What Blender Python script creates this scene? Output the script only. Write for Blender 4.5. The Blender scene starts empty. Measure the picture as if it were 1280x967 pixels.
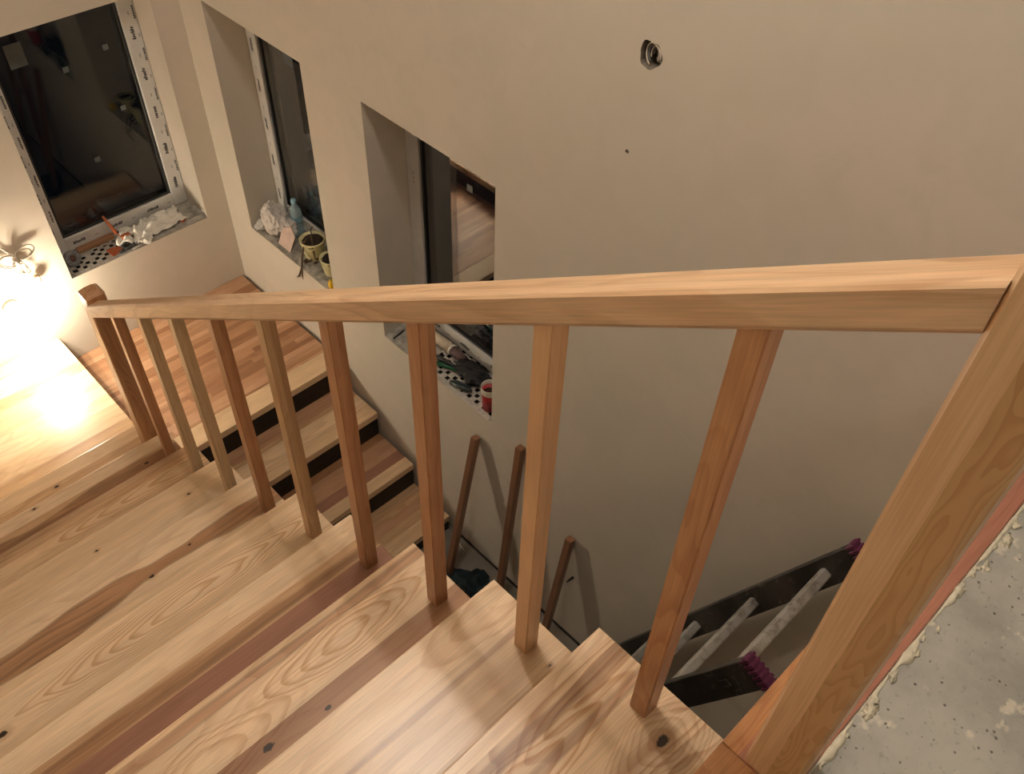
import bpy, bmesh, math, random
from mathutils import Vector, Matrix, noise
random.seed(7)
S = bpy.context.scene
COL = S.collection

# ------------------------------------------------------------------ camera
CAM = Vector((-0.69966, -0.43910, 1.48636))
YAW, PITCH, ROLL, FPX = 0.796916, -0.818671, 0.040659, 1132.68
def cam_matrix():
    cy, sy, cp, sp = math.cos(YAW), math.sin(YAW), math.cos(PITCH), math.sin(PITCH)
    F = Vector((sy*cp, cy*cp, sp)); R = Vector((cy, -sy, 0)); U = R.cross(F)
    c, s = math.cos(ROLL), math.sin(ROLL)
    R2 = c*R + s*U; U2 = -s*R + c*U
    m = Matrix((R2, U2, -F)).transposed().to_4x4(); m.translation = CAM
    return m
cd = bpy.data.cameras.new('camera'); cam = bpy.data.objects.new('camera', cd); COL.objects.link(cam)
cam.matrix_world = cam_matrix()
cd.sensor_width = 36; cd.sensor_fit = 'HORIZONTAL'; cd.lens = FPX/1280*36
cd.clip_start = 0.02; cd.clip_end = 60
S.camera = cam
# ------------------------------------------------------------------ world, exposure, light values
w = bpy.data.worlds.new('night'); S.world = w; w.use_nodes = True
w.node_tree.nodes['Background'].inputs[0].default_value = (0.010, 0.013, 0.02, 1)
w.node_tree.nodes['Background'].inputs[1].default_value = 0.10
S.view_settings.view_transform = 'Standard'; S.view_settings.look = 'None'
S.view_settings.gamma = 1; S.view_settings.use_curve_mapping = False
S.view_settings.exposure = 0.14
LAMP_W = 600.0; LAMP_COL = (1.0, 0.895, 0.79)
LAMPS = [(0.08, 0.90, 2.42), (0.27, 0.94, 2.42)]
BULB_W = 185.0; HALL_W = 250.0; HALL = (-0.95, -1.9, 2.40); BULB_COL = (1.0, 0.86, 0.66); BULB = (-0.13, 3.29, -1.415)

# ------------------------------------------------------------------ dimensions
G, H = 0.275, 0.17007            # going, rise
W, L = 1.040, 3.416              # plane of the window wall, plane of the end wall
ZF, ZT = -2.50, H                # lower floor, upper floor
ZH, ZLO = -10*H, -11*H           # the two landings
YL = 2.480
XL = -1.04                       # wall on the left of the upper flight

# ------------------------------------------------------------------ node helpers
class NT:
    def __init__(s, name):
        s.m = bpy.data.materials.new(name); s.m.use_nodes = True
        s.t = s.m.node_tree; s.b = s.t.nodes['Principled BSDF']
    def n(s, ty, **k):
        q = s.t.nodes.new(ty)
        for a, v in k.items(): setattr(q, a, v)
        return q
    def put(s, sock, v):
        if isinstance(v, bpy.types.NodeSocket): s.t.links.new(v, sock)
        elif v is not None:
            if hasattr(sock.default_value, '__len__') and len(sock.default_value) == 4 and len(v) == 3: v = (*v, 1)
            sock.default_value = v
    def math(s, op, a, b=None, c=None, clamp=False):
        q = s.n('ShaderNodeMath', operation=op, use_clamp=clamp)
        s.put(q.inputs[0], a); s.put(q.inputs[1], b)
        if c is not None: s.put(q.inputs[2], c)
        return q.outputs[0]
    def vec(s, x=0., y=0., z=0.):
        q = s.n('ShaderNodeCombineXYZ')
        for i, v in enumerate((x, y, z)): s.put(q.inputs[i], v)
        return q.outputs[0]
    def noise(s, v, scale=1., detail=3., rough=.5, dist=0.):
        q = s.n('ShaderNodeTexNoise'); s.put(q.inputs['Vector'], v)
        s.put(q.inputs['Scale'], scale); s.put(q.inputs['Detail'], detail); s.put(q.inputs['Roughness'], rough); s.put(q.inputs['Distortion'], dist)
        return q.outputs[0]
    def white(s, v):
        q = s.n('ShaderNodeTexWhiteNoise', noise_dimensions='3D'); s.put(q.inputs['Vector'], v); return q.outputs[0]
    def mix(s, f, a, b, mode='MIX'):
        q = s.n('ShaderNodeMix', data_type='RGBA', blend_type=mode, clamp_factor=True)
        s.put(q.inputs[0], f); s.put(q.inputs[6], a); s.put(q.inputs[7], b); return q.outputs[2]
    def smooth(s, v, a, b, lo=0., hi=1.):
        q = s.n('ShaderNodeMapRange', interpolation_type='SMOOTHSTEP')
        s.put(q.inputs[0], v); s.put(q.inputs[1], a); s.put(q.inputs[2], b); s.put(q.inputs[3], lo); s.put(q.inputs[4], hi)
        return q.outputs[0]
    def ramp(s, f, els, interp='CONSTANT'):
        q = s.n('ShaderNodeValToRGB'); s.put(q.inputs[0], f); r = q.color_ramp; r.interpolation = interp
        while len(r.elements) < len(els): r.elements.new(0.5)
        for e, (p, c) in zip(r.elements, els):
            e.position = p; e.color = (c, c, c, 1) if not hasattr(c, '__len__') else (*c, 1)
        return q.outputs[0]
    def obj(s):
        return s.n('ShaderNodeTexCoord').outputs['Object']
    def split(s, v):
        q = s.n('ShaderNodeSeparateXYZ'); s.put(q.inputs[0], v); return q.outputs
    def bump(s, h, strength=.3, dist=.005):
        q = s.n('ShaderNodeBump'); s.put(q.inputs['Height'], h); s.put(q.inputs['Strength'], strength); s.put(q.inputs['Distance'], dist)
        s.t.links.new(q.outputs[0], s.b.inputs['Normal'])
    def done(s, color=None, rough=None, metal=None, spec=None):
        if color is not None: s.put(s.b.inputs['Base Color'], color)
        if rough is not None: s.put(s.b.inputs['Roughness'], rough)
        if metal is not None: s.put(s.b.inputs['Metallic'], metal)
        if spec is not None: s.put(s.b.inputs['Specular IOR Level'], spec)
        return s.m

# ------------------------------------------------------------------ wood
LT = (0.71, 0.51, 0.315); LT2 = (0.78, 0.585, 0.385); TAN = (0.57, 0.365, 0.205)
BR = (0.36, 0.185, 0.090); RB = (0.33, 0.165, 0.11); PK = (0.53, 0.31, 0.185); OR = (0.50, 0.24, 0.10)
HEART = (0.25, 0.105, 0.045)
def wood(name, staves, depth=0.275, axis='x', seed=0., ring=.45, ringn=7., heart=.5, heartlim=.60, knots=(), rough=.30, fib=.10, mosaic=None, bands=(), caths=()):
    """staves: list of (start fraction across the board, colour, heart strength). axis = direction of the grain."""
    T = NT(name); x, y, z = T.split(T.obj())
    if axis == 'x': a, b, c = x, y, z
    elif axis == 'y': a, b, c = y, x, z
    else: a, b, c = z, x, y
    f = T.math('DIVIDE', T.math('MULTIPLY', b, -1.0), depth)          # 0 at the nosing, 1 at the back
    wob = T.noise(T.vec(T.math('MULTIPLY', a, 2.0), seed, 0.), 1., 2.)
    if mosaic:
        pitch, ln, c1, c2, c3, fstart = mosaic
        si = T.math('FLOOR', T.math('DIVIDE', b, pitch))
        so = T.white(T.vec(si, seed, 3.)); aa = T.math('FLOOR', T.math('ADD', T.math('DIVIDE', a, ln), T.math('MULTIPLY', so, 5.)))
        r = T.white(T.vec(si, aa, seed))
        base = T.ramp(r, [(0., c1), (.33, c2), (.62, c3), (.85, c1)])
        sv = T.math('MULTIPLY', T.white(T.vec(aa, si, seed+2)), 40.)
        hs = T.math('MULTIPLY', T.white(T.vec(aa, si, seed+7)), heart*1.6)
        if fstart is not None:
            fr = T.math('LESS_THAN', f, fstart)
            base = T.mix(fr, base, LT2)
            hs = T.math('MULTIPLY', hs, T.math('SUBTRACT', 1., T.math('MULTIPLY', fr, .6)))
    else:
        base = T.ramp(f, [(p, cc) for p, cc, hh in staves])
        hs = T.math('MULTIPLY', T.ramp(f, [(p, hh) for p, cc, hh in staves]), heart*2)
        sv = T.math('MULTIPLY', T.ramp(f, [(p, ((i*0.37+.13) % 1)) for i, (p, cc, hh) in enumerate(staves)]), 60.)
    sd = T.math('ADD', sv, seed)
    # nested contour lines of a stretched field = cathedral grain
    fld = T.noise(T.vec(T.math('MULTIPLY', a, 1.5), T.math('MULTIPLY', b, 8.5), T.math('ADD', T.math('MULTIPLY', c, 8.5), sd)), 1., 2., .42)
    rg = T.math('FRACT', T.math('MULTIPLY', fld, ringn*2))
    line = T.math('MULTIPLY', T.smooth(rg, .35, .90), T.math('SUBTRACT', 1., T.smooth(rg, .92, 1.0)))
    amt = T.noise(T.vec(T.math('MULTIPLY', a, .8), T.math('MULTIPLY', b, 9.), T.math('ADD', sd, 9.)), 1., 1.)
    ringf = T.math('MULTIPLY', T.math('MULTIPLY', line, ring), T.smooth(amt, .35, .65, .25, 1.))
    # long brown heartwood streaks
    st = T.noise(T.vec(T.math('MULTIPLY', a, 1.1), T.math('MULTIPLY', b, 15.), T.math('ADD', T.math('MULTIPLY', c, 15.), T.math('ADD', sd, 21.))), 1., 4., .55, .35)
    hm = T.math('MULTIPLY', T.smooth(st, heartlim-.10, heartlim+.10), hs)
    fine = T.noise(T.vec(T.math('MULTIPLY', a, 9.), T.math('MULTIPLY', b, 330.), T.math('MULTIPLY', c, 330.)), 1., 2.)
    tone = T.noise(T.vec(T.math('MULTIPLY', a, 2.5), T.math('MULTIPLY', b, 22.), sd), 1., 2.)
    # wavy heartwood bands: (centre, half width, colour, waviness, strength, seed)
    for (f0, hw, bc, wav, stg, bs) in bands:
        wv = T.noise(T.vec(T.math('MULTIPLY', a, 2.6), bs, 0.), 1., 2., .5); w2 = T.noise(T.vec(T.math('MULTIPLY', a, 2.0), bs+9, 0.), 1., 2.)
        e = T.math('ABSOLUTE', T.math('ADD', T.math('SUBTRACT', f, f0), T.math('MULTIPLY', T.math('SUBTRACT', wv, .5), wav)))
        hwv = T.math('MULTIPLY', T.smooth(w2, .25, .75, .45, 1.5), hw)
        ins = T.math('SUBTRACT', hwv, e)                                   # >0 inside
        grain = T.noise(T.vec(T.math('MULTIPLY', a, 1.4), T.math('MULTIPLY', T.math('ADD', b, T.math('MULTIPLY', wv, wav*.25)), 95.), bs), 1., 3., .6)
        bcol = T.mix(T.smooth(grain, .38, .62), bc, tuple(q*.62 for q in bc))
        base = T.mix(T.math('MULTIPLY', T.smooth(ins, -.012, .02), stg), base, bcol)
        rim = T.math('SUBTRACT', 1., T.smooth(T.math('ABSOLUTE', ins), .0, .022))
        base = T.mix(T.math('MULTIPLY', rim, .55*stg), base, tuple(q*.5 for q in bc))
    col = T.mix(hm, base, HEART)
    # nested flame figures: (along, across fraction, length, half height, rings, strength, seed)
    for (a0, f0, la, lf_, nr, stg, bs) in caths:
        wv = T.math('SUBTRACT', T.noise(T.vec(T.math('MULTIPLY', a, 7.), T.math('MULTIPLY', f, 3.), bs), 1., 2.), .5)
        da = T.math('DIVIDE', T.math('ABSOLUTE', T.math('SUBTRACT', a, a0)), la)
        df = T.math('DIVIDE', T.math('ABSOLUTE', T.math('ADD', T.math('SUBTRACT', f, f0), T.math('MULTIPLY', wv, .09))), lf_)
        d = T.math('ADD', T.math('POWER', da, 1.25), T.math('POWER', df, 1.9))
        w3 = T.math('SUBTRACT', T.noise(T.vec(T.math('MULTIPLY', a, 3.), T.math('MULTIPLY', f, 5.), bs+5), 1., 2.), .5)
        d = T.math('ADD', d, T.math('ADD', T.math('MULTIPLY', wv, .12), T.math('MULTIPLY', w3, .28)))
        rr_ = T.math('FRACT', T.math('MULTIPLY', d, nr))
        ln_ = T.math('MULTIPLY', T.smooth(rr_, .35, .86), T.math('SUBTRACT', 1., T.smooth(rr_, .88, 1.)))
        ok_ = T.math('MULTIPLY', T.smooth(d, 1.05, .8), T.smooth(df, 1.25, .9))
        col = T.mix(T.math('MULTIPLY', T.math('MULTIPLY', ln_, ok_), stg), col, T.mix(1., col, (.72, .56, .42), 'MULTIPLY'))
    col = T.mix(ringf, col, T.mix(.75, (1, 1, 1), (.50, .27, .13)), 'MULTIPLY')
    col = T.mix(1., col, T.smooth(fine, .3, .72, 1+fib, 1-fib), 'MULTIPLY')
    col = T.mix(1., col, T.smooth(tone, .25, .75, 1.07, .90), 'MULTIPLY')
    for (ka, kb, kr) in knots:
        da = T.math('MULTIPLY', T.math('SUBTRACT', a, ka), .62); db = T.math('SUBTRACT', b, kb)
        dd = T.math('SQRT', T.math('ADD', T.math('MULTIPLY', da, da), T.math('MULTIPLY', db, db)))
        dd = T.math('ADD', dd, T.math('MULTIPLY', T.math('SUBTRACT', T.noise(T.obj(), 120., 2.), .5), kr*.9))
        col = T.mix(T.math('MULTIPLY', T.smooth(dd, kr*3.2, kr*1.1), .45), col, BR)
        col = T.mix(T.smooth(dd, kr*1.15, kr*.75), col, (.03, .014, .008))
    T.bump(fine, .05, .001)
    return T.done(col, rough, spec=.45)

def plain(name, col, rough=.5, metal=0., var=.12, scale=30., spec=.5, bump=0.):
    T = NT(name); nz = T.noise(T.obj(), scale, 3.)
    c = T.mix(1., col, T.smooth(nz, .25, .75, 1-var, 1+var), 'MULTIPLY')
    if bump: T.bump(nz, bump, .004)
    return T.done(c, rough, metal, spec)

# plaster: a fine greyish-beige finishing coat with clouds and trowel marks
def plaster():
    T = NT('plaster'); o = T.obj()
    n1 = T.noise(o, 1.3, 4., .6, .4); n2 = T.noise(o, 7., 5., .6, .8); n3 = T.noise(o, 140., 2.)
    c = T.mix(T.smooth(n1, .35, .65), (.62, .57, .48), (.66, .585, .50))
    c = T.mix(T.math('MULTIPLY', T.smooth(n2, .42, .62), .4), c, (.59, .545, .455))
    T.bump(T.math('ADD', T.math('MULTIPLY', n2, .8), T.math('MULTIPLY', n3, .15)), .12, .006)
    return T.done(c, .82, spec=.25)
def concrete():
    T = NT('concrete'); o = T.obj()
    n1 = T.noise(o, 5., 5., .62); n2 = T.noise(o, 22., 5., .65); n3 = T.noise(o, 90., 3.)
    c = T.mix(T.smooth(n1, .32, .68), (.31, .305, .27), (.47, .46, .41))
    c = T.mix(T.math('MULTIPLY', T.smooth(T.noise(o, 13., 4., .6), .60, .66), .8), c, (.68, .64, .53))
    v = T.n('ShaderNodeTexVoronoi'); T.put(v.inputs['Vector'], o); T.put(v.inputs['Scale'], 62.); T.put(v.inputs['Randomness'], 1.)
    keep = T.smooth(T.noise(o, 40., 1.), .47, .53)
    pit = T.math('MULTIPLY', T.smooth(T.math('ADD', v.outputs['Distance'], T.math('MULTIPLY', T.noise(o, 260., 2.), .22)), .30, .20), T.math('MULTIPLY', keep, .8))
    c = T.mix(pit, c, (.06, .055, .045))
    c = T.mix(T.math('MULTIPLY', T.smooth(n3, .6, .7), .35), c, (.20, .19, .16))
    T.bump(T.math('SUBTRACT', T.math('ADD', n2, T.math('MULTIPLY', n3, .3)), T.math('MULTIPLY', pit, .6)), .35, .006)
    return T.done(c, .72, spec=.3)
PLASTER, CONCRETE = plaster(), concrete()
SCREED = plain('screed', (.20, .175, .145), .8, var=.25, scale=4., bump=.1)
WHITE = plain('white_plaster', (.72, .68, .60), .7)
BLACK = plain('black_painted_steel', (.012, .010, .009), .45, var=.3, spec=.3)
GASKET = plain('black_gasket', (.012, .012, .013), .5)
FILM = plain('white_protective_film', (.60, .585, .555), .38, var=.06, scale=14.)
INK = plain('ink', (.03, .03, .035), .5)
GREYSTICK = plain('grey_sticker', (.10, .112, .112), .6)
FOAM = plain('foam', (.70, .65, .50), .8, var=.12, scale=60., bump=.5)
RUBBLE = plain('rough_mortar', (.36, .34, .30), .9, var=.3, scale=35., bump=.6)
BLOCK = plain('block_top', (.50, .47, .42), .85, var=.2, scale=60., bump=.3)
HOLE = plain('dark_hole', (.012, .010, .008), .9)
RAG = plain('white_rag', (.80, .77, .70), .9, var=.06, scale=9.)
GREYCLOTH = plain('grey_white_cloth', (.60, .56, .52), .9, var=.12, scale=12.)
PINKP = plain('pink_paper', (.55, .42, .36), .7)
CREAM = plain('cream_ceramic', (.74, .69, .40), .25, var=.05)
SOIL = plain('soil', (.035, .022, .015), .95, var=.5, scale=90., bump=.6)
DRY = plain('dry_stem', (.09, .055, .03), .8, var=.3)
ORANGE = plain('orange_plastic', (.50, .13, .045), .4, var=.1)
YELLOW = plain('yellow_plastic', (.72, .45, .01), .4, var=.05)
DARKP = plain('dark_plastic', (.02, .021, .022), .45, var=.2)
GREENP = plain('green_plastic', (.01, .10, .04), .4)
RED = plain('red_card', (.42, .03, .035), .4, var=.06)
GREY = plain('grey_plastic', (.18, .18, .19), .5, var=.3, scale=60.)
TEAL = plain('teal_cloth', (.006, .020, .024), .85, var=.4, scale=20.)
PURPLE = plain('purple_plastic', (.105, .014, .055), .38, var=.2, scale=80.)
CABLE = plain('pale_cable', (.62, .55, .46), .5, var=.05)
BEIGEC = plain('beige_plastic', (.52, .44, .32), .45)
STEEL = plain('steel_blade', (.55, .54, .52), .35, .9, var=.1)
def alu_mat():
    T = NT('dirty_aluminium'); o = T.obj(); n1 = T.noise(o, 30., 4., .6); n2 = T.noise(o, 9., 3.)
    c = T.mix(T.smooth(n1, .45, .66), (.52, .51, .48), (.33, .30, .26)); c = T.mix(T.math('MULTIPLY', T.smooth(n1, .68, .72), .8), c, (.75, .72, .66))
    return T.done(c, T.smooth(n2, .3, .7, .3, .55), .55)
def stile_mat():
    T = NT('stained_ladder_rail'); o = T.obj(); n1 = T.noise(o, 26., 5., .68, .8); n2 = T.noise(o, 90., 2.)
    c = T.mix(T.smooth(T.noise(o, 6., 2.), .35, .65), (.030, .027, .024), (.075, .067, .058))
    c = T.mix(T.math('MULTIPLY', T.smooth(n1, .58, .68), .55), c, (.24, .22, .19)); c = T.mix(T.smooth(n2, .74, .78), c, (.5, .47, .42))
    return T.done(c, .42, .35)
ALU, STILE = alu_mat(), stile_mat()
def glass_mat(name, col=(.96, .98, .97), rough=0.):
    T = NT(name); T.put(T.b.inputs['Transmission Weight'], 1.); T.put(T.b.inputs['IOR'], 1.5)
    return T.done(col, rough)
GLASS = glass_mat('window_glass'); GLASS1 = glass_mat('dim_reflection_glass'); GLASS1.node_tree.nodes['Principled BSDF'].inputs['IOR'].default_value = 1.33  # end window: IOR lowered only to dim its reflections
PET = plain('blue_pet', (.50, .68, .74), .12, var=.05); PET.node_tree.nodes['Principled BSDF'].inputs['Alpha'].default_value = .34
BLUEC = plain('blue_cap', (.32, .56, .66), .4)
def emit(name, col, s):
    T = NT(name); T.put(T.b.inputs['Emission Color'], col); T.put(T.b.inputs['Emission Strength'], s); return T.done(col, .5)

# ------------------------------------------------------------------ mesh helpers
def new(): return bmesh.new()
def box(bm, lo, hi, bev=0., mi=0, seg=1):
    lo, hi = Vector(lo), Vector(hi)
    r = bmesh.ops.create_cube(bm, size=1.)
    for v in r['verts']: v.co = Vector([lo[i]+(v.co[i]+.5)*(hi[i]-lo[i]) for i in range(3)])
    fs = set(f for v in r['verts'] for f in v.link_faces)
    for f in fs: f.material_index = mi
    if bev:
        es = list(set(e for v in r['verts'] for e in v.link_edges))
        rr = bmesh.ops.bevel(bm, geom=es, offset=bev, segments=seg, profile=.6, affect='EDGES')
        for f in rr['faces']: f.material_index = mi
    return r['verts']
def prism(bm, pts, vecn, mi=0, bev=0.):
    vs = [bm.verts.new(Vector(p)) for p in pts]; f = bm.faces.new(vs); f.material_index = mi
    r = bmesh.ops.extrude_face_region(bm, geom=[f])
    nv = [g for g in r['geom'] if isinstance(g, bmesh.types.BMVert)]
    bmesh.ops.translate(bm, verts=nv, vec=Vector(vecn))
    fs = set(ff for v in vs+nv for ff in v.link_faces)
    for ff in fs: ff.material_index = mi
    bmesh.ops.recalc_face_normals(bm, faces=list(fs))
    if bev:
        es = list(set(e for v in vs+nv for e in v.link_edges))
        bmesh.ops.bevel(bm, geom=es, offset=bev, segments=1, affect='EDGES')
def tube(bm, path, r, n=8, mi=0, closed=False, rr=None):
    path = [Vector(p) for p in path]; rings = []
    m = len(path); up = None
    for i, p in enumerate(path):
        if closed: d = path[(i+1) % m]-path[i-1]
        else: d = path[min(i+1, m-1)]-path[max(i-1, 0)]
        d.normalize()
        if up is None: up = Vector((0, 0, 1)) if abs(d.z) < .9 else Vector((1, 0, 0))
        s = d.cross(up); s.normalize(); up = s.cross(d); up.normalize()
        q = rr[i] if rr else r
        rings.append([bm.verts.new(p+(math.cos(2*math.pi*k/n)*s+math.sin(2*math.pi*k/n)*up)*q) for k in range(n)])
    cnt = m if closed else m-1
    for i in range(cnt):
        A, B = rings[i], rings[(i+1) % m]
        for k in range(n):
            f = bm.faces.new((A[k], A[(k+1) % n], B[(k+1) % n], B[k])); f.smooth = True; f.material_index = mi
    if not closed:
        for R_, fl in ((rings[0], True), (rings[-1], False)):
            f = bm.faces.new(R_[::-1] if not fl else R_); f.material_index = mi
def lathe(bm, prof, c=(0, 0, 0), n=28, mi=0, M=None, cap=True):
    c = Vector(c); rings = []
    for r, z in prof:
        ring = []
        for k in range(n):
            p = Vector((r*math.cos(2*math.pi*k/n), r*math.sin(2*math.pi*k/n), z))
            if M: p = M @ p
            ring.append(bm.verts.new(c+p))
        rings.append(ring)
    for A, B in zip(rings, rings[1:]):
        for k in range(n):
            f = bm.faces.new((A[k], A[(k+1) % n], B[(k+1) % n], B[k])); f.smooth = True; f.material_index = mi
    for R_ in (rings[0], rings[-1]) if cap else ():
        if prof[rings.index(R_)][0] > 1e-4:
            f = bm.faces.new(R_); f.material_index = mi
def crumple(bm, c, size, seed, amp=.35, sub=4, freq=2.2, flat=None, mi=0):
    r = bmesh.ops.create_icosphere(bm, subdivisions=sub, radius=1.)
    o = Vector((seed*7.3, seed*3.1, seed))
    for v in r['verts']:
        p = v.co.copy()
        q = p*freq+o
        rid = 1-abs(noise.noise(q)*2); rid2 = 1-abs(noise.noise(q*2.3+Vector((5, 1, 2)))*2)
        lump = noise.noise(p*1.1+o)
        k = 1+amp*(rid-.6)+amp*.55*(rid2-.6)+amp*lump
        p = p*k
        v.co = Vector(c)+Vector((p.x*size[0], p.y*size[1], p.z*size[2]))
        if flat is not None and v.co.z < flat: v.co.z = flat+random.random()*.0008
    for v in r['verts']:
        for f in v.link_faces: f.smooth = True; f.material_index = mi
def cloth_sheet(bm, c, sx, sy, seed, amp=.03, n=34, ang=0., drop=None, mi=0, th=.0015):
    """a crumpled rectangular sheet lying on a surface at c.z"""
    g = {}
    ca, sa = math.cos(ang), math.sin(ang)
    for i in range(n+1):
        for j in range(n+1):
            u, v = i/n-.5, j/n-.5
            e = noise.noise(Vector((u*2.4, v*2.4, seed)))*.25
            x, y = u*sx*(1+e), v*sy*(1+noise.noise(Vector((v*3, u*2, seed+4)))*.35)
            q = Vector((u*3.6, v*3.0, seed*3.3))
            z = amp*(abs(noise.noise(q))*1.6+abs(noise.noise(q*2.2))*.7)*(1.25-1.6*max(abs(u), abs(v)))
            g[i, j] = bm.verts.new(Vector(c)+Vector((x*ca-y*sa, x*sa+y*ca, max(z, .0015))))
    fs = []
    for i in range(n):
        for j in range(n):
            f = bm.faces.new((g[i, j], g[i+1, j], g[i+1, j+1], g[i, j+1])); f.smooth = True; f.material_index = mi; fs.append(f)
    r = bmesh.ops.extrude_face_region(bm, geom=fs)
    bmesh.ops.translate(bm, verts=[q for q in r['geom'] if isinstance(q, bmesh.types.BMVert)], vec=(0, 0, -th))
def link(name, bm, mats, parent=None, loc=(0, 0, 0), recalc=True):
    if recalc: bmesh.ops.recalc_face_normals(bm, faces=bm.faces[:])
    loc = Vector(loc)
    if loc.length: bmesh.ops.translate(bm, verts=bm.verts[:], vec=-loc)
    me = bpy.data.meshes.new(name); bm.to_mesh(me); bm.free()
    for m in (mats if isinstance(mats, (list, tuple)) else [mats]): me.materials.append(m)
    o = bpy.data.objects.new(name, me); COL.objects.link(o); o.location = loc
    if parent:
        o.parent = parent; pl = Vector(parent.location); q = parent.parent
        while q: pl += Vector(q.location); q = q.parent
        o.location = loc-pl
    return o
def tag(o, label, cat, group=None, kind=None):
    o['label'] = label; o['category'] = cat
    if group: o['group'] = group
    if kind: o['kind'] = kind
    return o
def thing(name, loc, label, cat, group=None):
    o = bpy.data.objects.new(name, None); COL.objects.link(o); o.location = loc; o.empty_display_size = .05
    return tag(o, label, cat, group)
def struct(name, bm, mats, **k):
    o = link(name, bm, mats, **k); o['kind'] = 'structure'; return o

# ------------------------------------------------------------------ the shell
ZSILL, ZHEAD = -1.430, -0.240
WIN = {2: (2.482, 3.201), 3: (1.374, 2.096)}        # y ranges on the window wall
W1 = (0.170, 0.911)                                 # x range on the end wall
REV = 0.300                                         # wall thickness
HY, HZ = 0.829, 0.423
def hole_cell(bm, y0, y1, z0, z1, cy, cz, r, depth, seed):
    """a square of wall face with an irregular round hole dug into it"""
    n = 32; out, r0, r1 = [], [], []
    for k in range(n):
        a = 2*math.pi*(k+.5)/n; c, s_ = math.cos(a), math.sin(a)
        t = min((((y1-cy) if c > 0 else (y0-cy))/c) if abs(c) > 1e-6 else 9, (((z1-cz) if s_ > 0 else (z0-cz))/s_) if abs(s_) > 1e-6 else 9)
        out.append(bm.verts.new((W, cy+c*t, cz+s_*t)))
        q = r*(1+.30*noise.noise(Vector((c*1.6, s_*1.6, seed))))
        r0.append(bm.verts.new((W, cy+c*q, cz+s_*q))); r1.append(bm.verts.new((W+depth, cy+c*q*.92, cz+s_*q*.92)))
    for k in range(n):
        j = (k+1) % n
        bm.faces.new((out[k], out[j], r0[j], r0[k])); f = bm.faces.new((r0[k], r0[j], r1[j], r1[k])); f.material_index = 1
        if abs(out[k].co.y-out[j].co.y) > 1e-6 and abs(out[k].co.z-out[j].co.z) > 1e-6:
            yy = y1 if out[k].co.y+out[j].co.y > 2*cy else y0; zz = z1 if out[k].co.z+out[j].co.z > 2*cz else z0
            bm.faces.new((out[j], out[k], bm.verts.new((W, yy, zz))))
    f = bm.faces.new(r1); f.material_index = 1
def grid_wall(bm, us, vs, mk, skip):
    for i in range(len(us)-1):
        for j in range(len(vs)-1):
            if not skip(i, j): mk(us[i], us[i+1], vs[j], vs[j+1])
bm = new()
CH = (HY-.12, HY+.12, HZ-.12, HZ+.12); CN = (.861-.03, .861+.03, .137-.03, .137+.03)
def seg(y0, y1, z0, z1): box(bm, (W, y0, z0), (W+REV, y1, z1))
TOP, BOT = 2.85, ZF-.3
seg(-4.0, CH[0], BOT, TOP); seg(CH[1], WIN[3][0], BOT, TOP)
seg(CH[0], CH[1], BOT, CN[2]); seg(CH[0], CN[0], CN[2], CN[3]); seg(CN[1], CH[1], CN[2], CN[3]); seg(CH[0], CH[1], CN[3], CH[2]); seg(CH[0], CH[1], CH[3], TOP)
for k, (a, b) in WIN.items(): seg(a, b, BOT, ZSILL-.03); seg(a, b, ZHEAD, TOP); box(bm, (W, a, ZSILL-.03), (W+.019, b, ZSILL))
seg(WIN[3][1], WIN[2][0], BOT, TOP); seg(WIN[2][1], L+.3, BOT, TOP)
hole_cell(bm, *CH, HY, HZ, .036, .06, 1.3); hole_cell(bm, *CN, .861, .137, .006, .008, 4.)
struct('wall_right', bm, [PLASTER, plain('hole_inside', (.20, .17, .13), .9, var=.3, scale=60., bump=.5)], recalc=False)
bm = new()
for x0, x1, z0, z1 in ((-3.2, W1[0], BOT, TOP), (W1[1], W, BOT, TOP), (W1[0], W1[1], BOT, ZSILL-.02), (W1[0], W1[1], ZHEAD, TOP)): box(bm, (x0, L, z0), (x1, L+REV, z1))
box(bm, (W1[0], L, ZSILL-.02), (W1[1], L+.019, ZSILL+.01))
struct('wall_back', bm, [PLASTER])
bm = new(); box(bm, (XL-.15, -.30, ZF-.3), (XL, L, 2.70)); struct('wall_left', bm, [PLASTER])
bm = new(); box(bm, (-3.2, -4.15, ZF-.3), (W+REV, -4.0, 2.85)); struct('wall_front', bm, [PLASTER])
bm = new(); box(bm, (-3.35, -4.0, ZF-.3), (-3.2, L+REV, 2.85)); struct('wall_far_left', bm, [PLASTER])
bm = new(); box(bm, (-3.2, -4.0, 2.70), (W, L, 2.85)); struct('ceiling', bm, [PLASTER])
bm = new(); box(bm, (XL, -.50, ZF), (W, -.34, -.10)); struct('wall_under_landing', bm, [PLASTER])
bm = new(); box(bm, (-3.2, -4.0, ZF-.15), (W, L, ZF)); struct('floor', bm, [SCREED])
bm = new(); box(bm, (-3.2, -4.0, -.10), (W, -.405, ZT-.004)); struct('floor_upper', bm, [CONCRETE])
# dark strip painting the gap's shade where the lower floor meets the window wall
bm = new(); box(bm, (W-.010, -.235, ZF), (W, 1.63, ZF+.006)); struct('gap_shade_1', bm, [HOLE])

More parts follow.
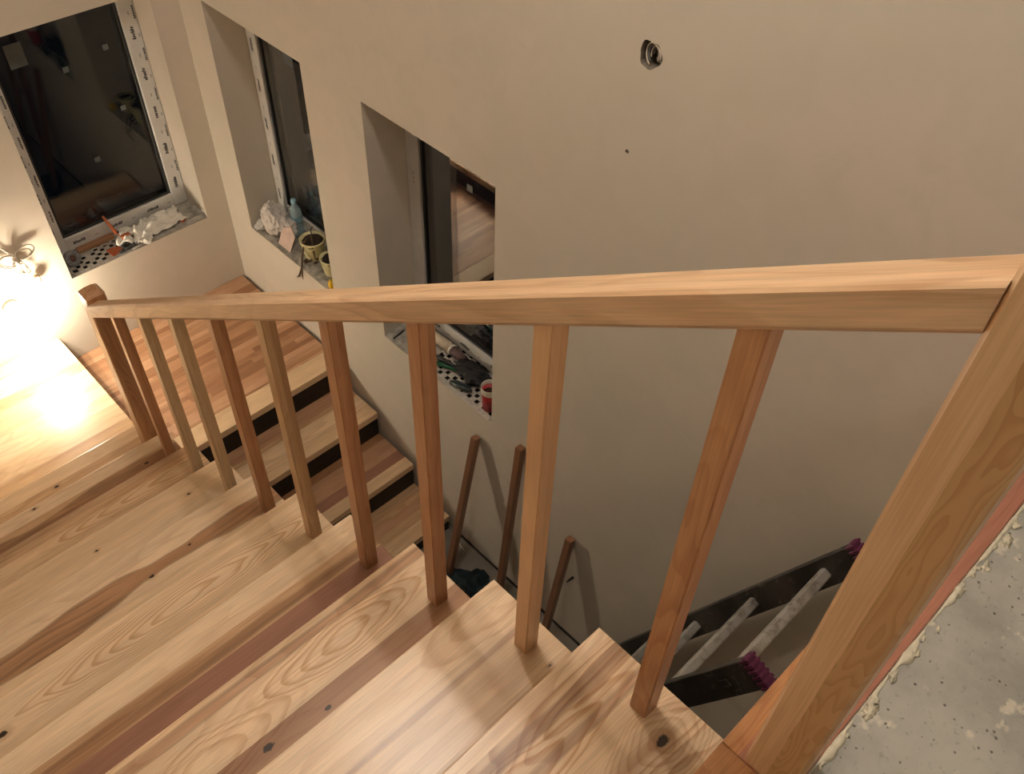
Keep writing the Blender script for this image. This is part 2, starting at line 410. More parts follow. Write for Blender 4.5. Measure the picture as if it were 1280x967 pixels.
# ------------------------------------------------------------------ windows
def marks(bm, o, u, v, length, seed, mi=1, step=.20, hgt=.018):
    """rows of small printed glyph strokes along direction u on a face with in-plane normal v"""
    rnd = random.Random(seed); o, u, v = Vector(o), Vector(u), Vector(v); nrm = u.cross(v); W_ = 1.9
    s = .05
    while s < length-.06:
        p = s
        for k in range(6):                          # a word of six slanted strokes
            for (a, b, c_, d_) in ((0, .0055, 0, rnd.choice((.7, 1., 1.))), (.0062, .0032, rnd.choice((0, .3)), .7)):
                q = [o+u*(p+a+sl*.003)+v*(hgt*t) for sl, t in ((c_, c_), (d_, d_))]
                f = bm.faces.new([bm.verts.new(x) for x in (q[0], q[0]+u*b, q[1]+u*b, q[1])]); f.material_index = mi
            p += .0105
        p = s+.115
        for k in range(3):
            f = bm.faces.new([bm.verts.new(o+u*(p+k*.006+x)+v*y) for x, y in ((0, .002), (.003, .002), (.004, .008), (.001, .008))]); f.material_index = mi
        s += step
def window(num, org, U, N, width, zb, zt, fw=.075, fd=.07, stickers=(), seed=0, sash=0.):
    """org: lower corner on the room-side frame plane, U along the window, N outwards."""
    org, U, N = Vector(org), Vector(U), Vector(N); Z = Vector((0, 0, 1))
    root = bpy.data.objects.new('window_%d' % num, None); COL.objects.link(root); root.location = org; root['kind'] = 'structure'
    def P(a, b, c): return org+U*a+Z*b+N*c
    hgt = zt-zb
    def barbox(bm, a0, a1, b0, b1, c0, c1, bev=.003, mi=0):
        p, q = P(a0, b0, c0), P(a1, b1, c1)
        box(bm, [min(p[i], q[i]) for i in range(3)], [max(p[i], q[i]) for i in range(3)], bev, mi)
    bm = new()
    for a0, a1, b0, b1 in ((0, fw, 0, hgt), (width-fw, width, 0, hgt), (fw, width-fw, 0, fw), (fw, width-fw, hgt-fw, hgt)):
        barbox(bm, a0, a1, b0, b1, 0, fd)
    e = .0006
    if num != 3: marks(bm, P(.045, .05, -e), Z, U*-1, hgt-.1, seed+1); marks(bm, P(width-.030, .05, -e), Z, U*-1, hgt-.1, seed+2)
    if num == 1: marks(bm, P(.066, .14, -e), Z, U*-1, hgt-.2, seed+8, hgt=.009); marks(bm, P(width-.006, .14, -e), Z, U*-1, hgt-.2, seed+9, hgt=.009)
    marks(bm, P(.06, .03, -e), U, Z, width-.1, seed+3); marks(bm, P(.06, hgt-.045, -e), U, Z, width-.1, seed+4)
    link('window_frame', bm, [FILM, INK], root, org, recalc=False)
    bm = new(); g = .012
    for a0, a1, b0, b1 in ((fw, fw+g, fw, hgt-fw), (width-fw-g, width-fw, fw, hgt-fw), (fw+g, width-fw-g, fw, fw+g), (fw+g, width-fw-g, hgt-fw-g, hgt-fw)):
        barbox(bm, a0, a1, b0, b1, .012, .06, .002)
    gk = link('window_gasket', bm, [GASKET], root, org)
    for c0 in (.020, .040):
        bm = new(); barbox(bm, fw+.004, width-fw-.004, fw+.004, hgt-fw-.004, c0, c0+.004, 0)
        pn = link('window_glass', bm, [GLASS1 if num == 1 else GLASS], root, org)
    for (a, b, s, t) in stickers:
        bm = new(); barbox(bm, a-s/2, a+s/2, b-t/2, b+t/2, .0185, .0198, 0)
        link('sticker', bm, [GREYSTICK], root, org)
    if num == 3:
        bm = new()
        for k in range(3):
            p = P(.040+.002*(k % 2), .80-.022*k, -.0008); tube(bm, [p, p-N*.0008], .004, 10)
        link('screw_plug', bm, [ORANGE], root, org)
    return root
FD = 0.185
ZB = ZSILL+.022
window(1, (W1[0]+.002, L+FD, ZB), (1, 0, 0), (0, 1, 0), W1[1]-W1[0]-.004, ZB, ZHEAD-.002,
       stickers=((.185, .985, .075, .105), (.365, .86, .026, .026), (.565, .90, .026, .026), (.560, .60, .024, .024), (.365, .40, .026, .026)), seed=3)
window(2, (W+FD-.01, WIN[2][1]-.002, ZB), (0, -1, 0), (1, 0, 0), WIN[2][1]-WIN[2][0]-.004, ZB, ZHEAD-.002, stickers=((.30, .95, .07, .05),), seed=13)
window(3, (W+FD+.005, WIN[3][1]-.002, ZB), (0, -1, 0), (1, 0, 0), WIN[3][1]-WIN[3][0]-.004, ZB, ZHEAD-.002, stickers=((.36, .88, .03, .03),), seed=23)
# rough unplastered sills: hollow block tops with slots, mortar patches
def sill(num, p0, U, N, width, depth, z, holes, seed):
    """holes: list of (a0,a1) stretches, as fractions of the width, where the slotted block shows"""
    p0, U, N = Vector(p0), Vector(U), Vector(N); rnd = random.Random(seed)
    bm = new(); nu, nv = 30, 9; V = {}
    for i in range(nu+1):
        for j in range(nv+1):
            q = p0+U*(width*i/nu)+N*(depth*j/nv)
            inh = any(a <= i/nu <= b for a, b in holes)
            hh = .002+(.001 if inh else .007)*(1+noise.noise(Vector((i*.5, j*.5, seed)))) + (0 if inh else .012*max(0, noise.noise(Vector((i*.16, j*.3, seed+5)))))
            if j == 0: hh *= .5
            V[i, j] = bm.verts.new((q.x, q.y, z+hh))
    slots = []
    for i in range(nu):
        for j in range(nv):
            f = bm.faces.new((V[i, j], V[i+1, j], V[i+1, j+1], V[i, j+1]))
            inh = any(a <= (i+.5)/nu <= b for a, b in holes)
            f.material_index = 1 if inh else 0
            if inh and j >= 1 and (i+j) % 2 == 0 and rnd.random() < .88: slots.append(f)
    for f in slots:
        bmesh.ops.inset_individual(bm, faces=[f], thickness=.0032)
        r = bmesh.ops.extrude_face_region(bm, geom=[f])
        vs = [g for g in r['geom'] if isinstance(g, bmesh.types.BMVert)]
        bmesh.ops.translate(bm, verts=vs, vec=(0, 0, -.02))
        for g in r['geom']:
            if isinstance(g, bmesh.types.BMFace): g.material_index = 2
            if isinstance(g, bmesh.types.BMVert):
                for ff in g.link_faces: ff.material_index = 2
        bmesh.ops.delete(bm, geom=[f], context='FACES_ONLY')
    o = struct('sill_%d' % num, bm, [RUBBLE, BLOCK, HOLE]); return o
SZ = ZSILL
sill(1, (W1[0], L+.001, SZ+.010), (1, 0, 0), (0, 1, 0), W1[1]-W1[0], FD+.03, SZ+.010, [(.04, .46)], 1)
sill(2, (W+.001, WIN[2][0], SZ), (0, 1, 0), (1, 0, 0), WIN[2][1]-WIN[2][0], FD+.02, SZ, [], 2)
sill(3, (W+.001, WIN[3][0], SZ), (0, 1, 0), (1, 0, 0), WIN[3][1]-WIN[3][0], FD+.03, SZ, [(.02, .62)], 3)

# ------------------------------------------------------------------ stairs
TH = .040
def tread(root, yn, zt, x0, x1, mat, back=.025, depth=G, name='tread', th=TH):
    bm = new(); box(bm, (x0, yn-depth-back, zt-th), (x1, yn, zt), .003, 0, 2)
    return link(name, bm, [mat], root, (0, yn, zt))
def tread_up(root, yn, zt, x0, x1, mat, back=.025, depth=G, name='tread', th=TH): return tread(root, yn, zt, x0, x1, mat, back, depth, name, th)
UP = [
 # staves from the nosing to the back: (start, colour, heart), then the figure of each tread; knots as (x, y from the nosing, radius)
 dict(staves=[(0, LT2, .1), (.10, LT, .6), (.60, LT2, .2)], ring=.75, ringn=9, heart=.35, heartlim=.54, seed=11.2, knots=[(-.077, -.212, .0085), (-.265, -.175, .006)],
      bands=[(.20, .05, BR, .08, .75, 1.), (.40, .03, PK, .10, .7, 4.)], caths=[(-.30, .36, .30, .17, 3.2, 1., 2.), (-.08, .78, .16, .26, 7., .55, 7.)]),
 dict(staves=[(0, LT2, .05), (.13, LT2, .05), (.42, LT, .2), (.80, TAN, .2)], ring=.30, ringn=4, heart=.25, seed=24.1, knots=[(-.052, -.215, .0022)],
      bands=[(.42, .016, PK, .05, .9, 3.), (.90, .035, TAN, .10, .6, 6.)], caths=[(-.05, .16, .20, .22, 2.2, .5, 5.)]),
 dict(staves=[(0, LT, .2), (.14, LT2, .1), (.54, (.42, .235, .13), .5)], ring=.30, ringn=7, heart=.4, seed=33.7, knots=[(-.386, -.190, .005), (-.52, -.175, .008)],
      bands=[(.10, .045, PK, .05, .85, 2.)], caths=[(-.26, .30, .26, .22, 5., .8, 3.), (-.62, .45, .24, .26, 4., .6, 9.)]),
 dict(staves=[(0, LT2, 0.), (.27, TAN, .7), (.47, RB, .1), (.70, TAN, .7)], ring=.25, ringn=6, heart=.5, heartlim=.56, seed=41.3,
      bands=[(.40, .05, BR, .10, .8, 5.), (.84, .05, BR, .10, .6, 8.)]),
 dict(staves=[(0, LT, .05), (.10, LT2, .0), (.56, LT, .0), (.80, LT, 0.)], ring=.12, ringn=4, heart=.1, seed=55.9, knots=[(-.925, -.118, .007)],
      caths=[(-.42, .34, .50, .24, 8., .8, 1.)]),
 dict(staves=[(0, LT2, 0.), (.20, LT2, .1), (.62, TAN, .2), (.82, TAN, .1)], ring=.25, ringn=5, heart=.3, seed=63.4, knots=[(-.436, -.120, .005), (-.30, -.098, .0035)],
      bands=[(.40, .14, (.44, .235, .12), .34, .95, 2.6)]),
 dict(staves=[(0, LT, .05), (.36, LT2, .05), (.70, LT, 0.)], ring=.15, ringn=4, heart=.1, seed=72.8, knots=[(-.169, -.068, .0035), (-.498, -.069, .0035)]),
 dict(staves=[(0, TAN, .4), (.20, LT, .3), (.60, LT, .1)], ring=.35, ringn=9, heart=.4, heartlim=.56, seed=81.5, knots=[(-.05, -.20, .003)],
      caths=[(-.10, .30, .55, .22, 6., .8, 6.)], bands=[(.06, .05, TAN, .1, .7, 3.)]),
 dict(staves=[(0, LT2, .1), (.22, TAN, .6), (.62, PK, .5)], ring=.3, ringn=5, heart=.5, heartlim=.55, seed=90.2, knots=[(-.554, -.017, .0045), (-.14, -.10, .006)],
      bands=[(.42, .12, BR, .22, .85, 7.)]),
 dict(staves=[(0, LT, 0.), (.26, TAN, .5), (.75, TAN, .4)], ring=.3, ringn=5, heart=.4, seed=99.6, knots=[(-.432, -.090, .006)]),
]
up = thing('stair_flight', (0, 0, ZH), 'upper flight of wide pale ash stairs going down to the lit landing', 'stairs')
for i, sp in enumerate(UP):
    m = wood('ash_tread_%d' % i, depth=G, **sp)
    tread(up, i*G, -i*H, XL+.002, 0, m)
    bm = new(); box(bm, (XL+.002, (i-1)*G-.045, -i*H+.0005), (-.006, (i-1)*G-.025, -(i-1)*H-TH-.0005)) if i else box(bm, (XL+.002, -.345, .0005), (-.006, -.325, H-TH-.0005))
    link('riser', bm, [BLACK], up, (0, (i-1)*G, -i*H))
# last riser down to the high landing
bm = new(); box(bm, (XL+.002, 9*G-.045, ZH+.0005), (-.006, 9*G-.025, -9*H-TH-.0005)); link('riser', bm, [BLACK], up, (0, 9*G, ZH))
# high landing (left) and low landing (right)
LM = wood('ash_landing', [(0, LT, .3), (.10, LT2, .2), (.22, TAN, .6), (.30, LT, .3), (.45, LT2, .25), (.60, LT, .5), (.72, TAN, .5), (.80, LT2, .2), (.9, LT, .3)], depth=L-YL+.05, ring=.35, ringn=6, heart=.4, seed=7.7, knots=[(-.20, -.80, .005)])
hl = thing('landing', (XL, YL, ZH), 'higher pale ash landing glaring under the bare bulb', 'landing')
bm = new(); box(bm, (XL+.002, 9*G-.024, ZH-TH), (0, L-.002, ZH), .003, 0, 2); link('landing_board', bm, [LM], hl, (0, L, ZH))
bm = new(); box(bm, (XL+.002, 9*G, ZLO-.20), (-.008, L-.002, ZH-TH-.0005)); link('landing_base', bm, [BLACK], hl)
DK1, DK2, DK3 = (.33, .165, .085), (.44, .24, .13), (.36, .165, .085)
LL = wood('ash_lower_landing', [], rough=.5, depth=L-YL, ring=.25, ringn=5, heart=.35, heartlim=.55, seed=3.1, mosaic=(.032, .62, DK2, DK1, PK, None))
ll = thing('landing', (0, YL, ZLO), 'lower reddish brown landing board in the corner between the windows', 'landing')
bm = new(); box(bm, (.001, YL-.002+.125, ZLO-TH), (W-.019, L-.003, ZLO), .0, 0); link('landing_board', bm, [LL], ll, (0, L, ZLO))
NS = wood('ash_nosing', [(0, LT, .1), (.35, TAN, .7), (.42, LT2, .05)], depth=.125, ring=.25, ringn=3, heart=.5, seed=15.5)
bm = new(); box(bm, (.001, YL, ZLO-TH), (W-.013, YL+.1225, ZLO), .003, 0, 2)
for v in bm.verts: pass
o = link('nosing_board', bm, [NS], ll, (0, YL, ZLO))
bm = new(); box(bm, (.001, YL+.03, ZLO-.20), (W-.02, L-.003, ZLO-TH-.0005)); link('landing_base', bm, [BLACK], ll)
lf = thing('stair_flight', (0, YL, ZF), 'lower flight of ash steps with black risers along the window wall', 'stairs')
LOW = [
 dict(staves=[(0, LT, .1), (.30, LT2, .1), (.62, TAN, .5), (.72, PK, .5)], ring=.4, ringn=5, heart=.5, seed=17.7, knots=[(.62, -.05, .006)]),
 dict(staves=[(0, LT, .05), (.24, RB, .2), (.46, PK, .3), (.72, PK, .3), (.86, BR, .3)], ring=.3, ringn=5, heart=.4, seed=27.1, knots=[]),
 dict(staves=[(0, LT, .1), (.30, TAN, .3), (.5, PK, .5), (.7, TAN, .4)], ring=.35, ringn=5, heart=.4, seed=37.9, knots=[]),
]
for i, sp in enumerate(LOW):
    yn, zt = YL-(i+1)*G, ZLO-(i+1)*H
    m = wood('ash_low_tread_%d' % i, depth=-G, **sp)
    bm = new(); box(bm, (.001, yn, zt-TH), (W-.018, yn+G+.028, zt), .003, 0, 2); link('tread', bm, [m], lf, (0, yn, zt))
    bm = new(); box(bm, (.004, yn+G+.008, zt+.0005), (W-.02, yn+G+.028, zt+H-TH-.0005)); link('riser', bm, [BLACK], lf, (0, yn+G, zt))
yn, zt = YL-3*G, ZLO-3*H
bm = new(); box(bm, (.004, yn+.008, ZF), (W-.02, yn+.028, zt-TH-.0005)); link('riser', bm, [BLACK], lf, (0, yn, ZF))

# floor-edge board of the upper storey, standing proud over the well
EM = wood('reddish_edge_board', [(0, OR, .3), (.25, (.46, .20, .12), .3), (.62, (.43, .19, .13), .2)], depth=.112, ring=.5, ringn=10, heart=.4, seed=5.5, axis='x')
bm = new(); box(bm, (XL+.002, -.411, H-TH), (-.0855, -.298, H), .002, 0, 2)
eb = thing('edge_board', (0, -.298, H), 'reddish ash board edging the top step beside the foam and concrete', 'board')
link('board', bm, [wood('orange_edge_board', [(0, OR, .5), (.5, (.50, .25, .12), .3)], depth=.112, ring=.7, ringn=12, heart=.5, seed=8.5)], eb, (0, -.298, H))
bm = new(); box(bm, (-.0850, -.411, H-TH), (W-.002, -.298, H), .002, 0, 2); link('board', bm, [EM], eb, (0, -.298, H))
bm = new(); box(bm, (.002, -.330, -.10), (W-.002, -.308, H-TH-.0005)); link('fascia', bm, [EM], eb, (0, -.308, H))

# ------------------------------------------------------------------ railing
rail = thing('stair_railing', (-.055, 0, -9*H), 'ash stair railing with nine square balusters running down past the well', 'railing')
def rz(y): return .789-.674*y            # underside of the handrail
def zwood(name, c1, c2, seed, **k):
    k.setdefault('ring', .5); k.setdefault('ringn', 8); k.setdefault('heart', .4)
    return wood(name, [(0, c1, .4), (.5, c2, .3)], depth=-.034, axis='z', seed=seed, **k)
BT = [zwood('baluster_red_brown', (.56, .285, .13), (.48, .225, .095), 2.2, heartlim=.56),
      zwood('baluster_orange', (.72, .44, .235), (.66, .39, .195), 5.2, ring=.2, fib=.05),
      zwood('baluster_brown', (.52, .265, .13), (.46, .225, .105), 9.1),
      zwood('baluster_tan', (.58, .37, .195), (.53, .32, .16), 14.4, ring=.25),
      zwood('baluster_pale', (.62, .44, .255), (.56, .38, .21), 19.4, ring=.2, heart=.2)]
order = [0, 1, 2, 2, 3, 2, 4, 4, 2]
s = .0342
for i in range(9):
    y0 = i*G-.167; x0 = -.0710; z0 = -i*H
    bm = new()
    vs = [bm.verts.new(p) for p in ((x0, y0, z0), (x0+s, y0, z0), (x0+s, y0+s, z0), (x0, y0+s, z0),
          (x0, y0, rz(y0)+.001), (x0+s, y0, rz(y0)+.001), (x0+s, y0+s, rz(y0+s)+.001), (x0, y0+s, rz(y0+s)+.001))]
    for f in ((3, 2, 1, 0), (4, 5, 6, 7), (0, 1, 5, 4), (1, 2, 6, 5), (2, 3, 7, 6), (3, 0, 4, 7)): bm.faces.new([vs[k] for k in f])
    bmesh.ops.bevel(bm, geom=[e for e in bm.edges if abs(e.verts[0].co.z-e.verts[1].co.z) > .3], offset=.0022, segments=2, affect='EDGES')
    link('baluster', bm, [BT[order[i]]], rail, (x0, y0, z0))
HRM = wood('handrail_ash', [(0, (.70, .47, .28), .1), (.33, (.66, .43, .24), .3), (.66, (.68, .46, .27), .1)], depth=-.057, axis='y', seed=6.6, ring=.55, ringn=5, heart=.2)
bm = new(); xa, xb_, t = -.0835, -.0280, .0560
pr_ = [(xa+.006, 0), (xb_-.006, 0), (xb_, .006), (xb_, t-.0065), (xb_-.004, t-.002), (xb_-.008, t), (xa+.008, t), (xa+.004, t-.002), (xa, t-.0065), (xa, .008)]
ya, yb_ = -.335, 2.266
A = [bm.verts.new((x, ya, rz(ya)+zz)) for x, zz in pr_]; B = [bm.verts.new((x, yb_, rz(yb_)+zz)) for x, zz in pr_]
bm.faces.new(A); bm.faces.new(B[::-1])
for k in range(len(A)): bm.faces.new((A[k], A[(k+1) % len(A)], B[(k+1) % len(A)], B[k]))
hr = link('handrail', bm, [HRM], rail, (xa, ya, rz(ya)))
tilt = math.atan(-.674); hr.data.transform(Matrix.Rotation(-tilt, 4, 'X')); hr.rotation_euler = (tilt, 0, 0)
def newel(x0, x1, y0, y1, z0, z1, mat, ch=.018):
    bm = new(); e = .005
    def ring(ex, z): 
        a, b, c, d = x0+ex, x1-ex, y0+ex, y1-ex; k = e
        return [bm.verts.new(p) for p in ((a+k, c, z), (b-k, c, z), (b, c+k, z), (b, d-k, z), (b-k, d, z), (a+k, d, z), (a, d-k, z), (a, c+k, z))]
    R = [ring(0, z0), ring(0, z1-ch), ring(ch, z1)]
    bm.faces.new(R[0][::-1]); bm.faces.new(R[-1])
    for A, B in zip(R, R[1:]):
        for k in range(8): bm.faces.new((A[k], A[(k+1) % 8], B[(k+1) % 8], B[k]))
    return link('newel_post', bm, [mat], rail, (x0, y0, z0))
# the near post: a pale lamella beside a browner, wavy-grained one
def newel_mat():
    T = NT('near_newel_ash'); x, y, z = T.split(T.obj())
    wv = T.math('MULTIPLY', T.math('SUBTRACT', T.noise(T.vec(0., 0., T.math('MULTIPLY', z, 9.)), 1., 2.), .5), .008)
    lam = T.math('GREATER_THAN', T.math('ADD', y, wv), .0385)
    g1 = T.noise(T.vec(T.math('MULTIPLY', x, 60.), T.math('MULTIPLY', y, 260.), T.math('MULTIPLY', z, 5.)), 1., 2.)
    fld = T.noise(T.vec(T.math('MULTIPLY', x, 12.), T.math('MULTIPLY', y, 22.), T.math('MULTIPLY', z, 3.4)), 1., 2., .45)
    rg = T.math('FRACT', T.math('MULTIPLY', fld, 16.)); ln = T.smooth(rg, .3, .95)
    c1 = T.mix(T.smooth(g1, .40, .60), (.80, .53, .30), (.72, .455, .245))
    c2 = T.mix(ln, (.62, .375, .175), (.54, .30, .13))
    T.bump(g1, .04, .001)
    return T.done(T.mix(lam, c2, c1), .36)
newel(-.0835, -.0085, -.410, -.335, H, 1.20, newel_mat())
newel(-.0750, -.0050, 2.266, 2.338, -9*H, -.648, zwood('far_newel_brown', (.50, .275, .135), (.46, .24, .115), 31.4, heartlim=.58), .016)

# ------------------------------------------------------------------ foam bead between board and slab
bm = new(); x = -.90; path = []; rr = []
while x < W-.02:
    n1 = noise.noise(Vector((x*14, 0, 0))); n2 = noise.noise(Vector((x*40, 5, 0)))
    path.append((x, -.415-.004*n1-.003*n2, H-.004)); rr.append(max(.0006, .0034+.008*n1+.005*n2)); x += .004
tube(bm, path, .01, 8, rr=rr)
rnd = random.Random(4)
for k in range(34):
    xx = -.2+rnd.random()*1.1; r_ = .0025+.0055*rnd.random()**2
    crumple(bm, (xx, -.418-.012*rnd.random()**2, H-.003), (r_*1.9, r_, r_*.5), k+2, .9, 3)
tag(link('foam_bead', bm, [FOAM]), 'ragged cream bead of dried mounting foam between edge board and concrete slab', 'foam')

# ------------------------------------------------------------------ cables in the round wall hole
wires = thing('cable_bundle', (W+.03, HY, HZ), 'coiled grey cables tucked in the round hole high in the plaster wall', 'cable')
for k in range(4):
    bm = new(); pts = []
    for q in range(15):
        a = math.radians(-70+q*19+k*14); r_ = .027-.0055*k
        pts.append((W+.008+.004*k+.006*math.sin(q*.4), HY-.002+r_*math.cos(a), HZ+r_*1.1*math.sin(a)))
    tube(bm, pts, .0022, 7); link('cable', bm, [GREY if k % 2 else CABLE], wires)

# ------------------------------------------------------------------ lamps
for k, p in enumerate(LAMPS):
    t = thing('pendant_lamp', p, ['bare warm pendant bulb over the stairwell, nearer the railing', 'bare warm pendant bulb over the stairwell, nearer the window wall'][k], 'lamp')
    bm = new(); prof = [(.0001, -.036), (.016, -.033), (.027, -.022), (.031, -.006), (.027, .012), (.018, .028), (.013, .040)]
    lathe(bm, prof, p, 24); link('bulb', bm, [emit('pendant_glow_%d' % k, LAMP_COL, 6.)], t, p)
    bm = new(); lathe(bm, [(.0145, .040), (.018, .044), (.018, .082), (.010, .092), (.004, .096)], p, 20); link('lamp_socket', bm, [DARKP], t, p)
    bm = new(); tube(bm, [(p[0], p[1], p[2]+.094), (p[0]*.3+.17*.7, .92, 2.699)], .003, 6); link('cord', bm, [DARKP], t, p)
    ld = bpy.data.lights.new('pendant_light', 'POINT'); ld.energy = LAMP_W/2; ld.color = LAMP_COL; ld.shadow_soft_size = .033
    lo = bpy.data.objects.new('pendant_light', ld); COL.objects.link(lo); lo.parent = t
hp = thing('globe_lamp', HALL, 'white globe lamp under the ceiling of the upper landing', 'lamp')
bm = new(); lathe(bm, [(.0001, -.10), (.05, -.0866), (.0866, -.05), (.10, 0), (.0866, .05), (.05, .0866), (.045, .10)], HALL, 28); link('globe', bm, [emit('globe_glow', LAMP_COL, 4.)], hp, HALL)
bm = new(); lathe(bm, [(.046, .0995), (.05, .11), (.05, .16), (.012, .17), (.012, .299)], HALL, 24); link('mount', bm, [WHITE], hp, HALL)
ld = bpy.data.lights.new('globe_light', 'POINT'); ld.energy = HALL_W; ld.color = LAMP_COL; ld.shadow_soft_size = .104
lo = bpy.data.objects.new('globe_light', ld); COL.objects.link(lo); lo.parent = hp
bt = thing('work_bulb', BULB, 'bare glowing bulb in a wall socket low above the bright landing', 'lamp')
MY = Matrix.Rotation(math.radians(-90), 3, 'X')       # the bulb sticks out horizontally from its wall socket
prof = [(.0001, -.036), (.016, -.033), (.027, -.022), (.031, -.006), (.027, .012), (.018, .028), (.013, .040)]
bm = new(); lathe(bm, prof, BULB, 24, M=MY); link('bulb', bm, [emit('work_bulb_glow', BULB_COL, 60.)], bt, BULB)
bm = new(); lathe(bm, [(.0145, .040), (.018, .044), (.020, .085), (.035, .100), (.038, L-BULB[1]-.001)], BULB, 24, M=MY); link('lamp_socket', bm, [WHITE], bt, BULB)
ld = bpy.data.lights.new('work_light', 'POINT'); ld.energy = BULB_W; ld.color = BULB_COL; ld.shadow_soft_size = .034
lo = bpy.data.objects.new('work_light', ld); COL.objects.link(lo); lo.parent = bt
# bundled cable hanging on the wall above the bulb, with its plug
cb = thing('cable_coil', (-.05, L-.02, -1.20), 'pale cable wound in loops and hanging on the end wall above the bulb', 'cable')
bm = new()
def loop(bm, cx, cz, r1, r2, ang, yy, rad=.0042, n=26):
    pts = []
    for k in range(n):
        a = 2*math.pi*k/n; u, v = r1*math.cos(a), r2*math.sin(a)
        pts.append((cx+u*math.cos(ang)-v*math.sin(ang), yy+.008*math.sin(a+ang), cz+u*math.sin(ang)+v*math.cos(ang)))
    tube(bm, pts, rad, 7, closed=True)
for (cx, cz, r1, r2, an) in ((.020, -1.165, .045, .026, .25), (.012, -1.172, .036, .018, .1), (-.050, -1.185, .05, .030, -.3), (-.055, -1.180, .042, .024, -.5), (-.02, -1.225, .018, .038, .15), (-.035, -1.225, .015, .030, -.1), (-.008, -1.245, .013, .026, .3)):
    loop(bm, cx, cz, r1, r2, an, L-.022)
tube(bm, [(-.03, L-.03, -1.165), (-.028, L-.036, -1.19), (-.026, L-.03, -1.215)], .011, 8)
tube(bm, [(-.03, L-.012, -1.17), (-.06, L-.010, -1.11), (-.12, L-.008, -1.04), (-.2, L-.008, -.98)], .003, 7)
link('cable', bm, [CABLE], cb, (-.05, L-.02, -1.20))
bm = new(); tube(bm, [(.004, L-.02, -1.24), (.012, L-.022, -1.275), (.020, L-.02, -1.30)], .003, 7); box(bm, (.008, L-.034, -1.345), (.036, L-.012, -1.300), .004)
for dx in (.014, .026): tube(bm, [(dx+.002, L-.023, -1.345), (dx+.002, L-.023, -1.362)], .002, 6)
link('plug', bm, [BEIGEC], cb, (.02, L-.02, -1.30))

# ------------------------------------------------------------------ things on the first sill (end wall)
Z1 = SZ+.014
bm = new(); cloth_sheet(bm, (.67, L+.085, Z1+.012), .30, .13, 3.3, .060, 40, .12); cloth_sheet(bm, (.545, L+.075, Z1+.014), .17, .13, 8.1, .045, 34, -.6)
tag(link('rag', bm, [RAG]), 'crumpled off-white rag heaped on the end wall window sill', 'cloth')
def trowel(loc, ang, mat, label, handle=True):
    t = thing('scraper', loc, label, 'tool')
    c, s_ = math.cos(ang), math.sin(ang); M = Matrix.Rotation(ang, 4, 'Z')
    bm = new(); prism(bm, [(0, -.014, 0), (.03, -.030, 0), (.062, -.034, 0), (.066, .030, 0), (.03, .028, 0), (0, .012, 0)], (0, 0, .004), 0); bmesh.ops.transform(bm, matrix=Matrix.Translation(loc) @ M, verts=bm.verts); link('blade', bm, [mat], t, loc)
    bm = new(); tube(bm, [(0, 0, .008), (-.03, 0, .018), (-.07, 0, .020), (-.11, 0, .014)], .01, 10, rr=[.006, .011, .013, .010]); bmesh.ops.transform(bm, matrix=Matrix.Translation(loc) @ M, verts=bm.verts); link('handle', bm, [ORANGE if mat != ORANGE else DARKP], t, loc)
    return t
trowel((.455, L+.055, Z1+.004), math.radians(190), ORANGE, 'orange scraper with a black handle lying below the rag', True)
t = thing('screwdriver', (.50, L+.13, Z1), 'orange handled tool leaning on the window frame above the rag', 'tool')
bm = new(); tube(bm, [(.475, L+.115, Z1+.050), (.455, L+.165, Z1+.135)], .007, 10, rr=[.009, .006]); link('handle', bm, [ORANGE], t)
bm = new(); tube(bm, [(.50, L+.06, Z1+.006), (.475, L+.115, Z1+.050)], .003, 8); box(bm, (.482, L+.07, Z1+.008), (.530, L+.10, Z1+.045), .006); link('head', bm, [ORANGE], t)
bm = new(); tube(bm, [(.245, L+.135, Z1+.012), (.455, L+.110, Z1+.014)], .0022, 8, rr=[.003, .0022]); tag(link('metal_rod', bm, [STEEL]), 'thin bright metal rod lying across the slotted sill by the frame', 'rod')
bm = new(); box(bm, (.28, L+.145, Z1+.0015), (.47, L+.180, Z1+.022), .002); tag(link('wood_strip', bm, [wood('strip_wood', [(0, BR, .3), (.5, TAN, .3)], depth=.04, seed=3.)]), 'narrow brown wood strip lying against the bottom of the window frame', 'wood')
tp = thing('tape_roll', (.225, L+.085, Z1), 'dark grey tape roll with a brown core at the sill corner', 'tape')
M = Matrix.Rotation(math.radians(62), 4, 'X') @ Matrix.Rotation(math.radians(15), 4, 'Y')
bm = new(); lathe(bm, [(.017, -.014), (.038, -.014), (.040, -.010), (.040, .010), (.038, .014), (.017, .014), (.017, -.014)], (.225, L+.085, Z1+.040), 28, M=M.to_3x3(), cap=False); link('tape', bm, [GREY], tp)
bm = new(); lathe(bm, [(.0001, -.008), (.0165, -.008), (.0165, .008), (.0001, .008)], (.225, L+.085, Z1+.040), 24, M=M.to_3x3()); link('core', bm, [plain('brown_core', (.16, .07, .05), .7)], tp)
bm = new(); box(bm, (.46, L+.012, Z1+.001), (.535, L+.040, Z1+.022), .006); box(bm, (.43, L+.014, Z1+.001), (.47, L+.032, Z1+.012), .004); tag(link('knife', bm, [DARKP]), 'short black cutter knife on the edge of the end wall sill', 'knife')
oc = thing('bottle_cap', (.795, L+.045, Z1), 'small round orange cap at the right end of the sill', 'cap')
bm = new(); lathe(bm, [(.0001, 0.), (.012, 0.), (.013, .004), (.013, .016), (.011, .019), (.0001, .019)], (.795, L+.045, Z1+.003), 20)
for k in range(16):
    a = 2*math.pi*k/16; box(bm, (.795+.0128*math.cos(a)-.0008, L+.045+.0128*math.sin(a)-.0008, Z1+.005), (.795+.0128*math.cos(a)+.0008, L+.045+.0128*math.sin(a)+.0008, Z1+.016))
